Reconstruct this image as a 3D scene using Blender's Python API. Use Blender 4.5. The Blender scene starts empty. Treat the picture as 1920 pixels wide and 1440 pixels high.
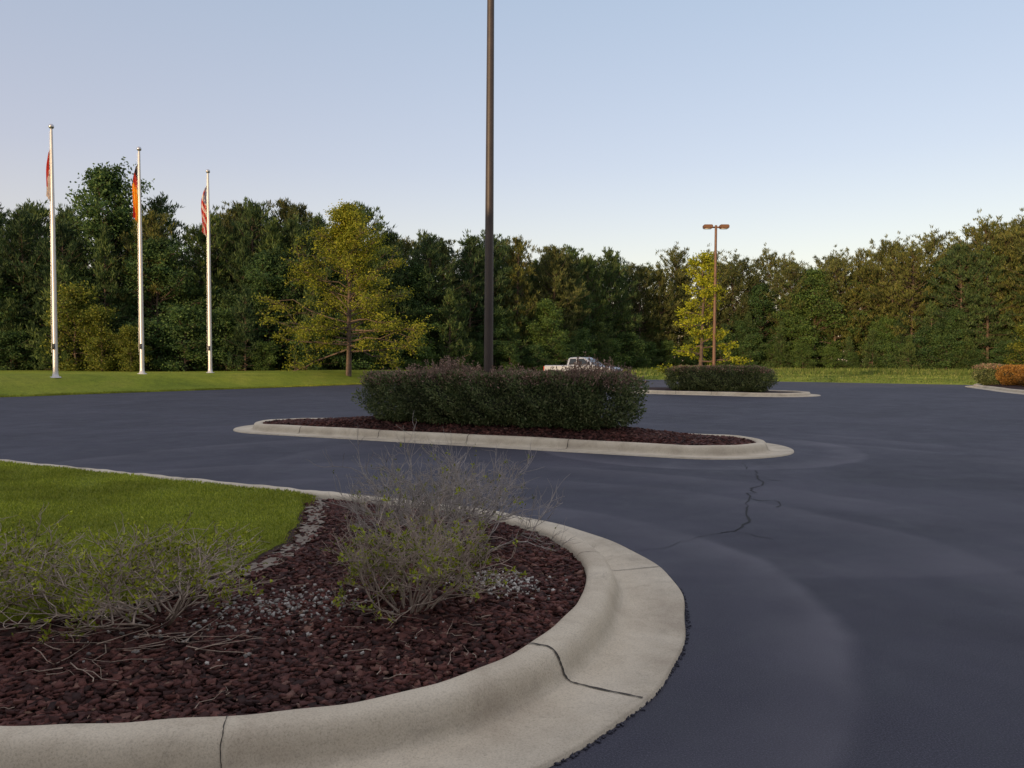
import bpy, bmesh, math
import numpy as np
from mathutils import Vector
scene = bpy.context.scene
COL = scene.collection
rng = np.random.default_rng(7)

# ------------------------------------------------------------------ materials
def nmat(name):
    m = bpy.data.materials.new(name); m.use_nodes = True
    nt = m.node_tree; nt.nodes.clear()
    out = nt.nodes.new('ShaderNodeOutputMaterial')
    return m, nt, out
def N(nt, t, **kw):
    n = nt.nodes.new(t)
    for k, v in kw.items(): setattr(n, k, v)
    return n
def ramp(nt, src, stops):
    r = N(nt, 'ShaderNodeValToRGB')
    e = r.color_ramp.elements
    while len(e) < len(stops): e.new(0.5)
    for i, (p, c) in enumerate(stops):
        e[i].position = p; e[i].color = (c[0], c[1], c[2], 1)
    nt.links.new(src, r.inputs[0])
    return r.outputs[0]
def noise(nt, scale, detail=4, rough=.55, coord=None, dist=0):
    n = N(nt, 'ShaderNodeTexNoise'); n.inputs['Scale'].default_value = scale
    n.inputs['Detail'].default_value = detail; n.inputs['Roughness'].default_value = rough
    n.inputs['Distortion'].default_value = dist
    if coord is not None: nt.links.new(coord, n.inputs['Vector'])
    return n.outputs['Fac']
def mixc(nt, fac, a, b, mode='MIX'):
    m = N(nt, 'ShaderNodeMix', data_type='RGBA', blend_type=mode)
    for s, v in ((m.inputs[0], fac), (m.inputs[6], a), (m.inputs[7], b)):
        if isinstance(v, bpy.types.NodeSocket): nt.links.new(v, s)
        elif isinstance(v, (int, float)): s.default_value = v
        else: s.default_value = (v[0], v[1], v[2], 1)
    return m.outputs[2]
def mth(nt, op, a, b=None, c=None):
    m = N(nt, 'ShaderNodeMath', operation=op)
    for i, v in enumerate((a, b, c)):
        if v is None: continue
        if isinstance(v, bpy.types.NodeSocket): nt.links.new(v, m.inputs[i])
        else: m.inputs[i].default_value = v
    return m.outputs[0]
def finish(nt, out, col, rough=.8, bump=None, bs=.3, bd=.01, metal=0, spec=.5):
    b = N(nt, 'ShaderNodeBsdfPrincipled')
    if isinstance(col, bpy.types.NodeSocket): nt.links.new(col, b.inputs['Base Color'])
    else: b.inputs['Base Color'].default_value = (*col, 1)
    if isinstance(rough, bpy.types.NodeSocket): nt.links.new(rough, b.inputs['Roughness'])
    else: b.inputs['Roughness'].default_value = rough
    b.inputs['Metallic'].default_value = metal
    b.inputs['Specular IOR Level'].default_value = spec
    if bump is not None:
        bn = N(nt, 'ShaderNodeBump'); bn.inputs['Strength'].default_value = bs
        bn.inputs['Distance'].default_value = bd
        nt.links.new(bump, bn.inputs['Height']); nt.links.new(bn.outputs[0], b.inputs['Normal'])
    nt.links.new(b.outputs[0], out.inputs[0])
    return b
def objco(nt): return N(nt, 'ShaderNodeTexCoord').outputs['Object']
def geoco(nt): return N(nt, 'ShaderNodeNewGeometry').outputs['Position']

def simple(name, col, rough=.6, metal=0, var=.15, scale=6, bs=.1):
    m, nt, out = nmat(name)
    n = noise(nt, scale, 5, coord=objco(nt))
    c = ramp(nt, n, [(.3, [v*(1-var) for v in col]), (.7, [min(1, v*(1+var)) for v in col])])
    finish(nt, out, c, rough, noise(nt, scale*8, 3, coord=objco(nt)), bs, .003, metal)
    return m

def leafmat(name, dark, mid, light, clump=.6, trans=.3, objvar=.35, rough=.6):
    m, nt, out = nmat(name)
    g = N(nt, 'ShaderNodeNewGeometry')
    c = ramp(nt, g.outputs['Random Per Island'], [(0, dark), (.55, mid), (1, light)])
    n = noise(nt, clump, 3, coord=objco(nt))
    nf = ramp(nt, n, [(.32, (.62, .62, .62)), (.68, (1.25, 1.25, 1.2))])
    c = mixc(nt, 1.0, c, nf, 'MULTIPLY')
    oi = N(nt, 'ShaderNodeObjectInfo')
    ov = ramp(nt, oi.outputs['Random'], [(0, (1-objvar, 1-objvar*.8, 1-objvar*.5)), (.5, (1, 1, 1)), (1, (1+objvar*.6, 1+objvar*.45, 1-objvar*.1))])
    c = mixc(nt, 1.0, c, ov, 'MULTIPLY')
    b = N(nt, 'ShaderNodeBsdfPrincipled'); b.inputs['Roughness'].default_value = rough
    b.inputs['Specular IOR Level'].default_value = .2
    nt.links.new(c, b.inputs['Base Color'])
    if trans <= 0:
        nt.links.new(b.outputs[0], out.inputs[0]); return m
    t = N(nt, 'ShaderNodeBsdfTranslucent'); nt.links.new(c, t.inputs[0])
    mx = N(nt, 'ShaderNodeMixShader'); mx.inputs[0].default_value = trans
    nt.links.new(b.outputs[0], mx.inputs[1]); nt.links.new(t.outputs[0], mx.inputs[2])
    nt.links.new(mx.outputs[0], out.inputs[0])
    return m

M_pine = leafmat('pine_needles', (.032, .060, .024), (.075, .120, .042), (.13, .175, .058), .5)
M_pine2 = leafmat('pine_needles_warm', (.05, .066, .022), (.115, .135, .042), (.20, .19, .062), .5)
M_broad = leafmat('forest_leaves', (.036, .074, .026), (.082, .145, .042), (.14, .205, .056), .5)
M_yellow = leafmat('yellow_green_leaves', (.12, .155, .016), (.24, .26, .025), (.35, .33, .04), .6, .4, 0)
M_sunshrub = leafmat('shrub_yellow_leaves', (.07, .10, .016), (.15, .18, .025), (.26, .25, .04), .6, .3, 0)
M_lime = leafmat('lime_leaves', (.19, .23, .016), (.36, .38, .022), (.50, .47, .04), 1.0, .4, 0)
M_hedge = leafmat('hedge_leaves', (.045, .070, .024), (.13, .165, .060), (.25, .26, .12), 2.0, .25, .1)
M_hedgetop = leafmat('hedge_new_growth', (.17, .11, .075), (.32, .20, .15), (.46, .31, .235), 2.5, .25, .1)
M_orange = leafmat('orange_leaves', (.14, .07, .02), (.32, .15, .035), (.42, .25, .06), 2.5, .2, .1)
M_azalea = leafmat('azalea_leaves', (.22, .27, .02), (.40, .44, .03), (.56, .56, .06), 3, .35, .1)
M_azdark = leafmat('azalea_old_leaves', (.09, .105, .02), (.19, .21, .035), (.32, .31, .07), 3, .3, .1)
M_grass = leafmat('lawn_blades', (.15, .19, .018), (.30, .335, .032), (.44, .44, .07), .9, .35, 0)
M_weed = leafmat('meadow_blades', (.08, .125, .025), (.14, .19, .04), (.24, .25, .08), .2, .3, 0)
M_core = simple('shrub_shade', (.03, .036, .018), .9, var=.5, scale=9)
M_bark = simple('bark', (.11, .075, .055), .9, var=.4, scale=5, bs=.6)
M_twig = simple('grey_brown_twig', (.38, .295, .23), .9, var=.35, scale=30)
M_greytwig = simple('grey_twig', (.37, .32, .28), .9, var=.35, scale=30)
M_deadtwig = simple('dead_twig', (.33, .25, .19), .9, var=.4, scale=20)
M_litter = simple('dry_leaf', (.17, .105, .07), .9, var=.5, scale=20)
M_bronze = simple('bronze_pole_paint', (.048, .034, .028), .5, .1, .2, 3)
M_bronze2 = simple('sunlit_bronze_pole_paint', (.15, .08, .05), .6, .05, .2, 3)  # redder copy of the bronze, warm sunlight put into its colour
M_lamphead = simple('sunlit_lamp_head_paint', (.16, .075, .035), .5, .2, .15, 3)  # orange of the low sun mixed into the head colour
M_alu = simple('white_painted_aluminium', (.55, .53, .51), .35, .3, .06, 2)
M_glass = simple('dark_glass', (.02, .025, .03), .08, 0, .1, 2, 0)
M_rubber = simple('tyre_rubber', (.02, .02, .02), .85)
M_rim = simple('alloy', (.5, .5, .52), .3, .8)
M_dark = simple('dark_plastic', (.03, .03, .033), .6)
M_lamp = simple('headlight_lens', (.7, .7, .72), .15)
M_red = simple('flag_red', (.55, .06, .035), .8)
M_white = simple('flag_white', (.70, .62, .56), .8)
M_blue = simple('flag_blue', (.03, .05, .20), .8)
M_gold = simple('flag_gold', (.80, .38, .02), .8)
M_black = simple('flag_black', (.03, .02, .02), .8)
M_crack = simple('joint_dirt', (.05, .042, .035), .95)
M_seal = simple('crack_dark', (.010, .010, .012), .9)

# asphalt
def mk_asphalt():
    m, nt, out = nmat('sealed_asphalt')
    p = geoco(nt)
    fine = noise(nt, 130, 3, .75, p)
    c = ramp(nt, fine, [(.32, (.018, .0175, .026)), (.52, (.040, .040, .058)), (.74, (.105, .102, .135))])
    big = noise(nt, .35, 5, .6, p, 1.2)
    bigc = ramp(nt, big, [(.35, (.78, .78, .80)), (.5, (1, 1, 1)), (.66, (1.32, 1.3, 1.25))])
    c = mixc(nt, 1.0, c, bigc, 'MULTIPLY')
    mid = noise(nt, 2.2, 5, .65, p, .5)
    c = mixc(nt, 1.0, c, ramp(nt, mid, [(.35, (.89, .89, .90)), (.65, (1.11, 1.10, 1.09))]), 'MULTIPLY')
    wob = mth(nt, 'MULTIPLY', mth(nt, 'SUBTRACT', noise(nt, .8, 3, .5, p), .5), .4)
    def ring(cx, cy, r0, r1, gain, q=.5):
        nonlocal c
        vm = N(nt, 'ShaderNodeVectorMath', operation='DISTANCE')
        nt.links.new(p, vm.inputs[0]); vm.inputs[1].default_value = (cx, cy, 0)
        d = mth(nt, 'ADD', vm.outputs['Value'], wob)
        r = ramp(nt, mth(nt, 'MULTIPLY', d, .1), [(0, (0, 0, 0)), (r0*.1, (0, 0, 0)), (r1*.1-.008, (1, 1, 1)), (r1*.1+.003, (0, 0, 0))])
        k = mth(nt, 'MULTIPLY', r, ramp(nt, noise(nt, q, 2, .5, p), [(.34, (.15, .15, .15)), (.56, (1, 1, 1))]))
        c = mixc(nt, mth(nt, 'MULTIPLY', k, gain), c, (.135, .128, .150))
    ring(-1.8, 5.3, 3.15, 3.9, .55)
    ring(-1.2, 5.6, 4.3, 5.1, .26)
    ring(3.4, 14.2, 2.1, 2.9, .45)
    ring(-1.8, 5.3, 6.0, 6.9, .26)
    ring(0.5, 9.0, 7.2, 8.4, .26)
    ring(2.5, 12.0, 5.4, 6.4, .22)
    rgh = ramp(nt, mid, [(.3, (.66, .66, .66)), (.7, (.85, .85, .85))])
    finish(nt, out, c, rgh, fine, .6, .005, spec=.35)
    return m
M_asphalt = mk_asphalt()

def mk_concrete():
    m, nt, out = nmat('kerb_concrete')
    p = geoco(nt)
    a = noise(nt, 1.6, 6, .65, p, .6)
    c = ramp(nt, a, [(.3, (.44, .37, .275)), (.5, (.57, .495, .375)), (.7, (.64, .565, .44))])
    b = noise(nt, 110, 5, .75, p)
    c = mixc(nt, 1.0, c, ramp(nt, b, [(.3, (.66, .66, .64)), (.5, (1.0, 1.0, 1.0)), (.7, (1.10, 1.10, 1.08))]), 'MULTIPLY')
    st = noise(nt, 4, 7, .78, p, 1.0)
    c = mixc(nt, ramp(nt, st, [(.56, (0, 0, 0)), (.76, (.5, .5, .5))]), c, (.20, .17, .14))
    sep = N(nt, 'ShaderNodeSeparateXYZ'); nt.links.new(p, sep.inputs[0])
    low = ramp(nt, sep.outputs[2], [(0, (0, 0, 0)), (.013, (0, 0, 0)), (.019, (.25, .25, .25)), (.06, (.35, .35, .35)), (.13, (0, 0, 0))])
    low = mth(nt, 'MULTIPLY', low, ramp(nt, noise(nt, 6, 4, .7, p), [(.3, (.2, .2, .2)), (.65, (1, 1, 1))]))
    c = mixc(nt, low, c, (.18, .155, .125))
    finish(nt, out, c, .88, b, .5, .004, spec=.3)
    return m
M_conc = mk_concrete()

def mk_ground():
    m, nt, out = nmat('grass_ground')
    p = geoco(nt)
    a = noise(nt, .25, 5, .6, p, .5)
    c = ramp(nt, a, [(.3, (.15, .195, .024)), (.5, (.21, .25, .03)), (.7, (.27, .28, .045))])
    b = noise(nt, 14, 5, .75, p)
    c = mixc(nt, 1.0, c, ramp(nt, b, [(.3, (.55, .55, .5)), (.65, (1.2, 1.2, 1.2))]), 'MULTIPLY')
    d = noise(nt, 1.7, 5, .7, p)
    c = mixc(nt, 1.0, c, ramp(nt, d, [(.3, (.78, .8, .8)), (.65, (1.12, 1.1, 1.0))]), 'MULTIPLY')
    finish(nt, out, c, .9, b, .8, .05, spec=.1)
    return m
M_ground = mk_ground()
def mk_lawn():
    m, nt, out = nmat('lawn_soil')
    p = geoco(nt)
    c = ramp(nt, noise(nt, 30, 5, .7, p), [(.3, (.10, .125, .016)), (.7, (.23, .26, .03))])
    finish(nt, out, c, .95, noise(nt, 60, 4, .7, p), .8, .02, spec=.1)
    return m
M_lawn = mk_lawn()
def mk_mulch(islandrand):
    m, nt, out = nmat('brick_chip_mulch' if islandrand else 'mulch_bed_soil')
    p = geoco(nt)
    if islandrand:
        g = N(nt, 'ShaderNodeNewGeometry')
        c = ramp(nt, g.outputs['Random Per Island'], [(0, (.028, .014, .012)), (.5, (.078, .031, .026)), (.93, (.14, .056, .044)), (1, (.21, .12, .09))])
        c = mixc(nt, 1.0, c, ramp(nt, noise(nt, 60, 4, .7, p), [(.3, (.65, .65, .65)), (.7, (1.25, 1.25, 1.25))]), 'MULTIPLY')
        c = mixc(nt, 1.0, c, ramp(nt, noise(nt, 1.4, 3, .6, p), [(.3, (.75, .80, .82)), (.7, (1.2, 1.12, 1.08))]), 'MULTIPLY')
    else:
        v = N(nt, 'ShaderNodeTexVoronoi'); v.inputs['Scale'].default_value = 16; nt.links.new(p, v.inputs['Vector'])
        c = ramp(nt, v.outputs['Distance'], [(0, (.085, .038, .031)), (.6, (.028, .014, .011))])
        c = mixc(nt, 1.0, c, ramp(nt, noise(nt, 3, 5, .7, p), [(.3, (.7, .7, .7)), (.7, (1.25, 1.25, 1.25))]), 'MULTIPLY')
    finish(nt, out, c, .85, noise(nt, 120, 3, .6, p), .4, .005, spec=.2)
    return m
M_mulch = mk_mulch(False); M_chip = mk_mulch(True)
M_peb = leafmat('pale_pebbles', (.20, .18, .165), (.36, .33, .30), (.55, .51, .47), 2, 0, 0)
M_soil = simple('dry_soil', (.19, .155, .12), .95, var=.35, scale=12, bs=.8)

def mk_truck():
    m, nt, out = nmat('silver_paint_with_splatter_graphic')
    p = objco(nt)
    sep = N(nt, 'ShaderNodeSeparateXYZ'); nt.links.new(p, sep.inputs[0])
    n = noise(nt, 3.2, 4, .6, p, 1.5)
    f = mth(nt, 'GREATER_THAN', n, .50)
    f = mth(nt, 'MULTIPLY', f, mth(nt, 'GREATER_THAN', sep.outputs[0], .1))
    f = mth(nt, 'MULTIPLY', f, mth(nt, 'LESS_THAN', sep.outputs[2], 1.10))
    c = mixc(nt, f, (.33, .36, .42), (.03, .03, .035))
    finish(nt, out, c, .35, metal=.3)
    return m
M_truck = mk_truck()
M_silver = simple('silver_paint', (.33, .36, .42), .35, .3, .03)
def mk_brick():
    m, nt, out = nmat('brick_wall')
    b = N(nt, 'ShaderNodeTexBrick'); nt.links.new(objco(nt), b.inputs['Vector'])
    b.inputs['Color1'].default_value = (.28, .12, .08, 1); b.inputs['Color2'].default_value = (.2, .085, .06, 1)
    b.inputs['Mortar'].default_value = (.35, .33, .3, 1); b.inputs['Scale'].default_value = 3
    finish(nt, out, b.outputs['Color'], .85)
    return m
M_brick = mk_brick()

# ------------------------------------------------------------------ mesh helpers
def mesh_np(name, V, F, mats, mi=None, smooth=False):
    V = np.asarray(V, dtype=np.float32); F = np.asarray(F, dtype=np.int32)
    k = F.shape[1]; me = bpy.data.meshes.new(name)
    me.vertices.add(len(V)); me.vertices.foreach_set('co', V.ravel())
    me.loops.add(F.size); me.loops.foreach_set('vertex_index', F.ravel())
    me.polygons.add(len(F)); me.polygons.foreach_set('loop_start', np.arange(0, F.size, k, dtype=np.int32))
    if not isinstance(mats, (list, tuple)): mats = [mats]
    for m in mats: me.materials.append(m)
    if mi is not None: me.polygons.foreach_set('material_index', np.asarray(mi, dtype=np.int32))
    if smooth: me.polygons.foreach_set('use_smooth', np.ones(len(F), dtype=bool))
    me.update(calc_edges=True); me.validate()
    return me
def add(name, me, parent=None, loc=(0, 0, 0), rotz=0, **props):
    o = bpy.data.objects.new(name, me); COL.objects.link(o)
    o.location = loc; o.rotation_euler = (0, 0, rotz)
    if parent: o.parent = parent
    for k, v in props.items(): o[k] = v
    return o
def thing(name, label, category, loc=(0, 0, 0), rotz=0, group=None):
    o = bpy.data.objects.new(name, None); COL.objects.link(o)
    o.empty_display_size = .3
    o.location = loc; o.rotation_euler = (0, 0, rotz)
    o['label'] = label; o['category'] = category
    if group: o['group'] = group
    return o
def nrm(a): return a/np.maximum(np.linalg.norm(a, axis=-1, keepdims=True), 1e-9)
def blades(C, D, L, W, r):
    D = nrm(D); n = len(C)
    S = nrm(np.cross(D, r.normal(size=(n, 3))))
    L = np.asarray(L).reshape(-1, 1)*np.ones((n, 1)); W = np.asarray(W).reshape(-1, 1)*np.ones((n, 1))
    V = np.stack([C, C+D*L*.5+S*W*.5, C+D*L, C+D*L*.5-S*W*.5], 1).reshape(-1, 3)
    return V, np.arange(4*n).reshape(-1, 4)
def tubes(paths, sides=5):
    Vs, Fs = [], []; off = 0
    ang = np.linspace(0, 2*math.pi, sides, endpoint=False)
    ca, sa = np.cos(ang), np.sin(ang)
    for pts, rad in paths:
        pts = np.asarray(pts, float); n = len(pts)
        T = nrm(np.gradient(pts, axis=0))
        ref = np.array([.31, .95, .05]) if abs(T[0][2]) > .7 else np.array([0, 0, 1.])
        A = nrm(np.cross(T, ref)); B = np.cross(T, A)
        rad = np.asarray(rad).reshape(-1, 1, 1)
        ring = pts[:, None, :]+rad*(A[:, None, :]*ca[None, :, None]+B[:, None, :]*sa[None, :, None])
        Vs.append(ring.reshape(-1, 3))
        i = np.arange(n-1)[:, None]*sides; j = np.arange(sides)[None, :]; j2 = (j+1) % sides
        Fs.append(np.stack([i+j, i+j2, i+sides+j2, i+sides+j], -1).reshape(-1, 4)+off)
        off += n*sides
    return np.concatenate(Vs), np.concatenate(Fs)
def merge(parts):
    Vs, Fs, Ms = [], [], []; off = 0
    for V, F, m in parts:
        Vs.append(V); Fs.append(F+off); Ms.append(np.full(len(F), m)); off += len(V)
    return np.concatenate(Vs), np.concatenate(Fs), np.concatenate(Ms)
def box(cx, cy, cz, sx, sy, sz):
    V = np.array([[x, y, z] for z in (-1, 1) for y in (-1, 1) for x in (-1, 1)], float)*[sx/2, sy/2, sz/2]+[cx, cy, cz]
    F = np.array([[0, 2, 3, 1], [4, 5, 7, 6], [0, 1, 5, 4], [2, 6, 7, 3], [0, 4, 6, 2], [1, 3, 7, 5]])
    return V, F
def catmull(P, closed=False, step=.12):
    P = np.asarray(P, float); n = len(P); out = []
    rngi = range(n) if closed else range(n-1)
    for i in rngi:
        if closed: p0, p1, p2, p3 = P[(i-1) % n], P[i], P[(i+1) % n], P[(i+2) % n]
        else: p0, p1, p2, p3 = P[max(i-1, 0)], P[i], P[i+1], P[min(i+2, n-1)]
        k = max(2, int(np.linalg.norm(p2-p1)/step))
        for t in np.arange(k)/k:
            out.append(.5*((2*p1)+(-p0+p2)*t+(2*p0-5*p1+4*p2-p3)*t*t+(-p0+3*p1-3*p2+p3)*t**3))
    if not closed: out.append(P[-1])
    return np.array(out)
def inside(P, poly):
    x, y = P[:, 0], P[:, 1]; r = np.zeros(len(P), bool); n = len(poly); j = n-1
    for i in range(n):
        xi, yi = poly[i]; xj, yj = poly[j]
        if yi != yj:
            c = ((yi > y) != (yj > y)) & (x < (xj-xi)*(y-yi)/(yj-yi)+xi); r ^= c
        j = i
    return r
def dist_poly(P, L, closed=True):
    d = np.full(len(P), 1e9); n = len(L)
    for i in range(n if closed else n-1):
        a = np.array(L[i]); b = np.array(L[(i+1) % n]); ab = b-a
        t = np.clip(((P-a)@ab)/max(ab@ab, 1e-9), 0, 1)
        d = np.minimum(d, np.linalg.norm(P-(a+t[:, None]*ab), axis=1))
    return d
def smooth(t):
    t = np.clip(t, 0, 1); return t*t*(3-2*t)

# ------------------------------------------------------------------ ground and car park
LOT = catmull([(-60, 8), (-42, 19), (-30, 27), (-22.9, 34.4), (-20.3, 38.6), (-16.9, 43.5), (-11.8, 51.5), (-9, 57), (-5, 63), (4, 69), (13, 68), (21, 62), (31.6, 52.5)], step=1.0)
LOT = [tuple(p) for p in LOT]+[(29.6, 49.5), (28.7, 47), (25.8, 38.5), (23.5, 28), (22, 15), (22, -9), (-60, -9)]
LOTA = np.array(LOT)
def gh(P):
    P = np.asarray(P, float)
    ins = inside(P, LOT); d = dist_poly(P, LOT)
    amp = .85-.60*smooth((P[:, 0]+12)/18)
    back = smooth((P[:, 1]-10)/14)
    z = -.03+(amp*smooth(d/4.2)+.06*smooth(d/.6))*back+ .05*np.sin(P[:, 0]*.23+1)*np.sin(P[:, 1]*.19)*smooth(d/6)*back
    return np.where(ins, -.03, z)
def gz(x, y): return float(gh([[x, y]])[0])
xs = np.concatenate([-np.geomspace(2500, 70, 18), np.arange(-65, 75, .6), np.geomspace(76, 2500, 18)])
ys = np.concatenate([-np.geomspace(2500, 20, 14), np.arange(-15, 115, .6), np.geomspace(118, 3000, 20)])
X, Y = np.meshgrid(xs, ys); G = np.stack([X.ravel(), Y.ravel()], 1); Z = gh(G)
nx, ny = len(xs), len(ys)
I = (np.arange(ny-1)[:, None]*nx+np.arange(nx-1)[None, :]).ravel()
add('ground', mesh_np('ground', np.column_stack([G, Z]), np.stack([I, I+1, I+nx+1, I+nx], 1), M_ground, smooth=True), kind='structure')

bm = bmesh.new(); f = bm.faces.new([bm.verts.new((x, y, 0)) for x, y in LOT]); bm.normal_update()
if f.normal.z < 0: f.normal_flip()
bmesh.ops.triangulate(bm, faces=bm.faces[:]); me = bpy.data.meshes.new('asphalt'); bm.to_mesh(me); bm.free(); me.materials.append(M_asphalt)
add('car_park_asphalt', me, kind='structure')

def jag(P, amp, step, seed):
    r = np.random.default_rng(seed); P = np.array(P, float); out = []
    for a, b in zip(P[:-1], P[1:]):
        k = max(1, int(np.linalg.norm(b-a)/step))
        for i in range(k): out.append(a+(b-a)*i/k+r.normal(size=2)*amp)
    out.append(P[-1]); return np.array(out)
def ribbon(P, w, z, seed=0):
    r = np.random.default_rng(seed); P = np.asarray(P)
    T = nrm(np.gradient(P, axis=0)); Nn = np.column_stack([T[:, 1], -T[:, 0]])
    ww = (w*r.uniform(.3, 1.4, len(P)))[:, None]/2
    V = np.concatenate([np.column_stack([P+Nn*ww, np.full(len(P), z)]), np.column_stack([P-Nn*ww, np.full(len(P), z)])])
    n = len(P); i = np.arange(n-1)
    return V, np.stack([i, i+1, n+i+1, n+i], 1)
cr = [jag([(3.55, 11.2), (3.4, 10.6), (3.32, 10.05), (2.95, 9.5), (2.77, 8.95), (2.62, 8.5), (2.43, 8.0), (2.3, 7.5), (2.09, 7.18)], .035, .12, 1),
      jag([(2.77, 8.95), (3.05, 8.7), (2.9, 8.4)], .03, .1, 2), jag([(3.4, 10.5), (3.62, 10.2)], .02, .1, 3),
      jag([(2.09, 7.18), (2.35, 6.9)], .02, .1, 4), jag([(3.5, 11.4), (3.65, 12.1)], .02, .1, 5),
      jag([(2.09, 7.18), (1.7, 6.97)], .025, .08, 6), jag([(1.7, 6.97), (1.35, 6.6), (1.0, 6.4)], .03, .1, 7)]
V, F, _ = merge([(*ribbon(p, w, .004, i), 0) for i, (p, w) in enumerate(zip(cr, (.021, .014, .013, .009, .012, .010, .004)))])
add('asphalt_crack', mesh_np('asphalt_crack', V, F, M_seal), kind='structure')

# ------------------------------------------------------------------ kerbs
PROF = [(0, .0), (0, .135), (.015, .158), (.05, .168), (.125, .168), (.158, .158), (.18, .135), (.198, .095), (.213, .05), (.228, .026), (.25, .014), (.30, .011), (.40, .014), (.52, .02), (.632, .026), (.645, .018), (.65, -.02)]
def kerb(name, path, closed, joints, prof=PROF):
    P = np.asarray(path); n = len(P)
    if closed: T = nrm(np.roll(P, -1, 0)-np.roll(P, 1, 0))
    else: T = nrm(np.gradient(P, axis=0))
    Nn = np.column_stack([T[:, 1], -T[:, 0]])
    pr = np.array(prof); k = len(pr)
    q = np.arange(n)
    wob = (.004*np.sin(q*.37)+.003*np.sin(q*.91+1))[:, None]
    lat = (.006*np.sin(q*.23+2)+.004*np.sin(q*.61))[:, None]
    V = np.zeros((n, k, 3)); off = pr[None, :, 0]+lat*((pr[None, :, 0] > .1) & (pr[None, :, 0] < .3))+lat*1.5*(pr[None, :, 0] > .6)
    V[:, :, :2] = P[:, None, :]+Nn[:, None, :]*off[:, :, None]; V[:, :, 2] = pr[None, :, 1]+wob*(pr[None, :, 1] > .04)
    V3 = V.copy()
    V = V.reshape(-1, 3); m = n if closed else n-1
    i = np.arange(m)[:, None]; i2 = (i+1) % n; j = np.arange(k-1)[None, :]
    F = np.stack([i*k+j, i*k+j+1, i2*k+j+1, i2*k+j], -1).reshape(-1, 4)
    parts = [(V, F, 0)]
    r = np.random.default_rng(3)
    for (jj, w) in joints:
        t = np.append(T[jj], 0); K = 45
        prow = V3[jj, 1:-2]; u = np.linspace(0, len(prow)-1, K)
        S = np.column_stack([np.interp(u, np.arange(len(prow)), prow[:, c]) for c in range(3)])
        tan = nrm(np.gradient(S, axis=0)); up = nrm(np.cross(t, tan)); up *= np.sign(up[:, 2:3]+1e-6)
        S = S+up*.005
        sh = np.cumsum(r.normal(size=K))*.0018; ww = w*r.uniform(.5, 1.3, K)
        a = S+t*(sh-ww/2)[:, None]; b = S+t*(sh+ww/2)[:, None]
        VV = np.concatenate([a, b]); qq = np.arange(K-1)
        parts.append((VV, np.stack([qq, K+qq, K+1+qq, qq+1], 1), 1))
    V, F, mi = merge(parts)
    return add(name, mesh_np(name, V, F, [M_conc, M_crack], mi, smooth=True), kind='structure')
INNER = catmull([(-16, 3.9), (-9, 3.35), (-5, 3.12), (-3, 3.04), (-2.05, 3.03), (-1.3, 3.08), (-.62, 3.26), (-.25, 3.5), (.07, 3.9), (.32, 4.4), (.47, 4.95), (.52, 5.45), (.45, 6.0), (.28, 6.5), (-.02, 6.98), (-.45, 7.4), (-1.0, 7.75), (-1.94, 8.25), (-4, 9.3), (-8.4, 11.55), (-16, 15.4)], step=.06)
def near(P, q): return int(np.argmin(np.linalg.norm(P-np.array(q), axis=1)))
kerb('planter_kerb', INNER, False, [(near(INNER, (.085, 3.92)), .013), (near(INNER, (.49, 5.75)), .008), (near(INNER, (-1.18, 3.10)), .004), (near(INNER, (-.3, 7.25)), .01), (near(INNER, (-4, 9.3)), .01)])
def stadium(c1, c2, r, n=28):
    c1 = np.array(c1, float); c2 = np.array(c2, float); a = nrm(c2-c1); b = np.array([-a[1], a[0]])
    out = []
    L = np.linalg.norm(c2-c1)
    for t in np.linspace(0, 1, int(L/.3), endpoint=False): out.append(c1-b*r+(c2-c1)*t)
    for t in np.linspace(-math.pi/2, math.pi/2, n, endpoint=False): out.append(c2+r*(a*math.cos(t)+b*math.sin(t)))
    for t in np.linspace(0, 1, int(L/.3), endpoint=False): out.append(c2+b*r+(c1-c2)*t)
    for t in np.linspace(math.pi/2, 1.5*math.pi, n, endpoint=False): out.append(c1+r*(a*math.cos(t)+b*math.sin(t)))
    return np.array(out)
def bed(name, contour, centre, zf, mat, rings=26):
    c = np.array(centre); P = np.asarray(contour); n = len(P); s = np.linspace(1, 0.001, rings)
    XY = c+(P-c)[None]*s[:, None, None]; z = zf(XY.reshape(-1, 2), np.repeat(s, n))
    V = np.column_stack([XY.reshape(-1, 2), z])
    i = np.arange(rings-1)[:, None]*n; j = np.arange(n)[None]; j2 = (j+1) % n
    F = np.stack([i+j, i+j2, i+n+j2, i+n+j], -1).reshape(-1, 4)
    return add(name, mesh_np(name, V, F, mat, smooth=True), kind='structure')

I1a, I1b, I1r = (-4.95, 18.45), (3.45, 14.15), 1.0
isl1 = stadium(I1a, I1b, I1r)
L1 = int(np.linalg.norm(np.subtract(I1b, I1a))/.3)
kerb('island_kerb', isl1, True, [(3, .012), (10, .012), (17, .012), (24, .012), (L1+14, .012), (L1+40, .012), (L1+50, .012)])
m1 = (np.array(I1a)+np.array(I1b))/2
zi1 = lambda P, s: .125+.20*smooth((1-s)*1.6)
bed('island_mulch', isl1, m1, zi1, M_mulch)
I2a, I2b, I2r = (6.2, 41.3), (12.3, 36.9), 1.7
isl2 = stadium(I2a, I2b, I2r)
kerb('island_kerb', isl2, True, [(5, .015), (12, .015), (18, .015)])
m2 = (np.array(I2a)+np.array(I2b))/2
bed('island_mulch', isl2, m2, lambda P, s: .125+.12*smooth((1-s)*1.6), M_mulch)
RB = catmull([(22.0, 12), (23.5, 28), (25.8, 38.5), (27.3, 43), (28.7, 47), (29.8, 49.2), (31.5, 50.4), (34, 50), (38, 47)], step=.4)[::-1]
kerb('car_park_kerb', RB, False, [(10, .02), (22, .02), (34, .02)])
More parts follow.
